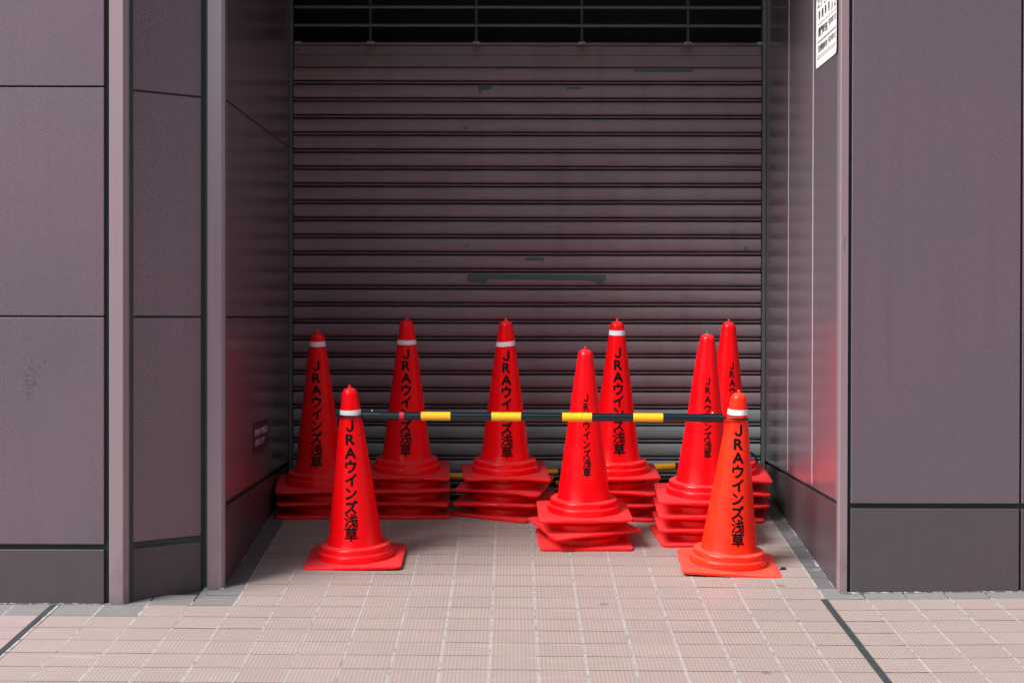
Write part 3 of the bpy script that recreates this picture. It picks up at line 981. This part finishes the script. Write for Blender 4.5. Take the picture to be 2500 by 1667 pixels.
def letter_me(z_top, z_bot, wch, twist0, twist1):
    bold = 0.010
    n_ = len(TXT)
    pitch = (z_top - z_bot) / n_
    k = 1.0 / glyph('草', bold)[2]
    kr = 1.0 / glyph('R', bold)[3]
    def fn(u, z, k=0):
        r = Rz(z) + 0.0007 + 0.00012 * k
        t = (z_top - z) / (z_top - z_bot)
        a = u / r + R(twist0 + (twist1 - twist0) * t)
        return Vector((r * math.sin(a), -r * math.cos(a), z))
    res = []
    for i, ch in enumerate(TXT):
        it = []
        zc = z_top - pitch * (i + 0.5)
        if i < 3:
            it.append((ch, 0, zc, wch * 0.80 * kr * 1.08, pitch * 0.78 * kr))
        else:
            it.append((ch, 0, zc, wch * k, pitch * 0.97 * k))
        V, F = flat_text(it, bold, 0.030 if i < 7 else 0.016)
        res.append(mapped('letter', V, F, fn, M['ink'], cuts_u=[-.020, -.014, -.008, -.003, .003, .008, .014, .020]))
    return res
bodies = {'red': body_me(M['red']), 'orange': body_me(M['orange'])}
tips = {'red': tip_me(M['red']), 'orange': tip_me(M['orange']), 'teal': tip_me(M['teal'])}
plates = {(m, i): plate_me(M[m], b, s) for m in ('red',) for i, (b, s) in enumerate(((0.0004, 1), (0.006, 2), (0.008, 5), (0.005, 11), (0.010, 23)))}
plates[('orange', 0)] = plate_me(M['orange'], 0.0008, 3)
GR = 'red traffic cones'
def cone(x, y, z, rot, label, mat='red', var=0, tilt=(0, 0), letter=None, band=None, tip=None, slope=True):
    t = empty('traffic_cone', (x, y, z), label, 'traffic cone', GR)
    gx = -0.005; gy = 0.106 if slope else 0.072
    base = Matrix.Rotation(math.atan(gy), 4, 'X') @ Matrix.Rotation(-math.atan(gx), 4, 'Y')
    m = base @ Matrix.Rotation(R(tilt[1]), 4, 'X') @ Matrix.Rotation(R(tilt[0]), 4, 'Y') @ Matrix.Rotation(R(rot), 4, 'Z')
    t.rotation_euler = m.to_euler()
    link('base_plate', plates[(mat, var)], t)
    link('cone_body', bodies[mat], t)
    tp = link('cone_tip', tips[tip or mat], t)
    if tip: tp['label'] = 'teal taped tip'
    if letter:
        zt, zb, wch, a0, a1 = letter
        for lme in letter_me(zt, zb, wch, a0, a1):
            o = link('letter', lme, t)
            o.rotation_euler = (0, 0, R(-rot))
    if band:
        link('reflective_band', band_me(*band), t)
    return t
PIT = 0.0575
ORD = ['top', 'second', 'third', 'bottom']
def stack(x, y, rots, where, top_desc, varis, letter, band=None, tip=None, lean=0.0):
    n_ = len(rots)
    g0 = gz(x, y) + 0.001
    for k in range(n_):                          # k = 0 is the bottom cone
        top = k == n_ - 1
        pos = {0: 'bottom cone', n_ - 1: 'topmost cone'}.get(k)
        if pos is None:
            pos = ('middle cone' if n_ == 3 else ('second cone from the ground' if k == 1 else 'third cone from the ground'))
        lab = (top_desc if top else 'plain red ' + pos + ' in ' + where)
        cone(x + lean * k / max(1, n_ - 1) * 0.3, y - 0.106 * PIT * k, g0 + PIT * k, rots[k], lab, 'red', varis[k], (lean * 57.3 / 0.85 if top else 0, 0),
             letter if top else None, band if top else None, tip if top else None)
LT = 0.688
def big(o0=0.13, o1=0.596, a0=0, a1=0): return (LT - o0, LT - o1, 0.050, a0, a1)
def small(o0=0.183, o1=0.517, a0=0, a1=0): return (LT - o0, LT - o1, 0.0315, a0, a1)
stack(-0.848, 7.457, [4, 6, 5], 'the stack of three by the left wall', 'white banded red cone topping the stack of three by the left wall', [0, 1, 3], big(0.128, 0.594, 0, -1), (LT - .0705, LT - .049), lean=-0.010)
stack(-0.466, 7.470, [4, 1, 4, 3], 'the stack second from the left wall', 'white banded red cone topping the stack second from the left wall', [0, 1, 3, 1], big(0.131, 0.60, 1, 1), (LT - .118, LT - .099))
stack(-0.030, 7.462, [-25, -15, -12.5, 4], 'the twisted stack in the back row', 'red cone with slanted white band topping the twisted middle stack', [0, 2, 4, 4], big(0.1355, 0.605, 3, 5), (LT - .121, LT - .101, 0.0035))
stack(0.459, 7.470, [-9, -8, -8, 0], 'the stack just right of the twisted one', 'red cone, white band close under its tip, topping the stack right of the twisted one', [0, 3, 1, 2], big(0.12, 0.59, 3, 6), (LT - .071, LT - .050))
stack(0.296, 6.925, [2, 17.5, 1], 'the short skewed stack standing forward', 'bandless red cone with small lettering, topping the short skewed stack standing forward', [0, 2, 3], small(0.184, 0.52, 3, 5))
stack(0.787, 7.005, [4, 0, -1, -2], 'the stack behind the orange cone', 'red cone with teal tip and no band, topping the stack behind the orange cone', [0, 1, 3, 3], small(0.182, 0.514, 2, 4), None, 'teal', lean=0.014)
stack(0.943, 7.470, [-12, -3, -3, 0], 'the stack in the right back corner', 'red bandless cone topping the stack in the right back corner', [0, 3, 1, 1], small(0.18, 0.512, 13, 14), lean=0.006)
cone(-0.612, 6.600, gz(-0.612, 6.6) + 0.0012, 0.0, 'single red cone with white band standing in front at left, holding the bar', 'red', 0, (-1.9, 0), big(0.128, 0.5946, 1, -3), (LT - .116, LT - .095))
cone(0.843, 6.540, gz(0.843, 6.54) + 0.0012, -2.5, 'single faded orange cone with white band standing in front at right, holding the bar', 'orange', 0, (2.4, 0), big(0.124, 0.592, 2, 11), (LT - .093, LT - .073, 0.001))

# ------------------------------------------------------------------ barrier bars
GB = 'black and yellow barrier bars'
def ring_me():
    n_, v, f = 40, [], []
    sec = [(0.0465, -0.003), (0.0560, -0.003), (0.0570, 0.0), (0.0560, 0.003), (0.0465, 0.003), (0.0455, 0.0)]
    v, f = lathe(sec + [sec[0]], n_)
    return mesh('ring', v, f, M['sleeve'], 50)
def tab_me(s):
    return box_me('tab', 0.05, 0.022, 0.004, M['sleeve'], 0.001)
RING = ring_me(); TAB = tab_me(1)
def bar(p0, p1, label, first_yellow, flip=0.0, ring_tilt=(0, 0), tape=False, rolled=0.0, r=0.0163):
    """p0, p1: ring centres"""
    p0, p1 = Vector(p0), Vector(p1)
    d = p1 - p0; L = d.length
    t = empty('barrier_bar', (p0 + p1) / 2, label, 'barrier bar', GB)
    q = d.to_track_quat('X', 'Z').to_matrix().to_4x4()
    t.rotation_euler = (q @ Matrix.Rotation(R(rolled), 4, 'X')).to_euler()
    h = L / 2
    e = h - 0.041
    tube_x('pole', -e + 0.02, e - 0.02, r, M['pole'], t)
    x = -h + first_yellow
    while x + 0.115 < e - 0.09:
        tube_x('yellow_band', x, x + 0.115, r + 0.0009, M['yellow'], t, 24, 0.0004)
        x += 0.2745
    if tape:
        tube_x('red_tape', -h + 0.190, -h + 0.208, r + 0.0006, M['redtape'], t, 24, 0.0003)
    for s in (-1, 1):
        a, b = (s * e, s * (e - 0.085)) if s < 0 else (s * (e - 0.085), s * e)
        sl = tube_x('sleeve', min(a, b), max(a, b), r + 0.0022, M['sleeve'], t, 24, 0.003)
        o = link('ring', RING, t, (s * h, 0, 0)); o.rotation_euler = (0, R(ring_tilt[0 if s < 0 else 1]), 0)
        o2 = link('ring_tab', TAB, t, (s * (h - 0.060), 0, -0.002))
        pv, pf = lathe([(0.003, 0.0), (0.003, 0.003), (0.002, 0.0045), (0.0001, 0.005)], 10)
        link('pin', mesh('pin', pv, pf, M['band']), t, (s * (e - 0.042), 0, r + 0.001))
    return t
def at_px(px, py, Y): return Vector(((px - 1250) / 4100 * Y, Y, H + (775 - py) / 4100 * Y))
# the bar that joins the two front cones: rings slipped over the cones
bar(at_px(857, 1015.2, 6.542) , at_px(1793, 1019.4, 6.482), 'black and yellow bar slipped over the two front cones', 0.2745, tape=True, ring_tilt=(1.5, 3.0))
# loose bars lying behind the cones against the shutter
def lay(xa, xb, Y, ya, yb, label, fy, rolled=0, dY=0.0):
    za, zb = at_px(0, ya, Y).z, at_px(0, yb, Y + dY).z
    bar((xa, Y, za), (xb, Y + dY, zb), label, fy, rolled=rolled)
g = lambda X, Y: gz(X, Y)
def layz(xa, xb, Y, ha, hb, label, fy, rolled=0, dY=0.0):
    bar((xa, Y, g(xa, Y) + ha), (xb, Y + dY, g(xb, Y + dY) + hb), label, fy, rolled=rolled)
layz(-0.985, 0.515, 7.735, 0.020, 0.020, 'loose bar on the tiles behind the left stacks, lowest by the wall', 0.40, 8)
layz(-0.38, 1.120, 7.690, 0.020, 0.020, 'loose bar lying on the tiles behind the right stacks', 0.52, 6)
layz(-0.975, 0.525, 7.800, 0.056, 0.052, 'loose bar resting on others behind the left stacks', 0.23, 84)
layz(-0.37, 1.130, 7.775, 0.052, 0.092, 'loose bar lying on top of another behind the right stacks', 0.30, 86)
layz(-0.96, 0.54, 7.765, 0.094, 0.090, 'loose bar with yellow bands showing between the middle stacks', 0.3755, 80)
layz(-0.40, 1.095, 7.835, 0.066, 0.150, 'topmost loose bar, leaning upward to the right corner', 0.2265, 82)

# a dry leaf by the orange cone
lv = [(-0.014, 0, 0.001), (-0.004, -0.007, 0.007), (0.010, -0.005, 0.010), (0.016, 0.001, 0.004), (0.008, 0.007, 0.009), (-0.005, 0.007, 0.008), (0.0, 0.0, 0.013), (-0.014, 0, 0.0), (0.016, 0.001, 0.001)]
lf = [(0, 1, 6), (1, 2, 6), (2, 3, 6), (3, 4, 6), (4, 5, 6), (5, 0, 6), (1, 7, 8, 2)]
lp = at_px(1912, 1383, 6.47)
o = link('dry_leaf', mesh('dry_leaf', lv, lf, M['leaf']), None, (lp.x, 6.47, gz(lp.x, 6.47) + 0.001))
tag(o, 'tiny dark curled leaf on the tiles beside the orange cone', 'leaf')
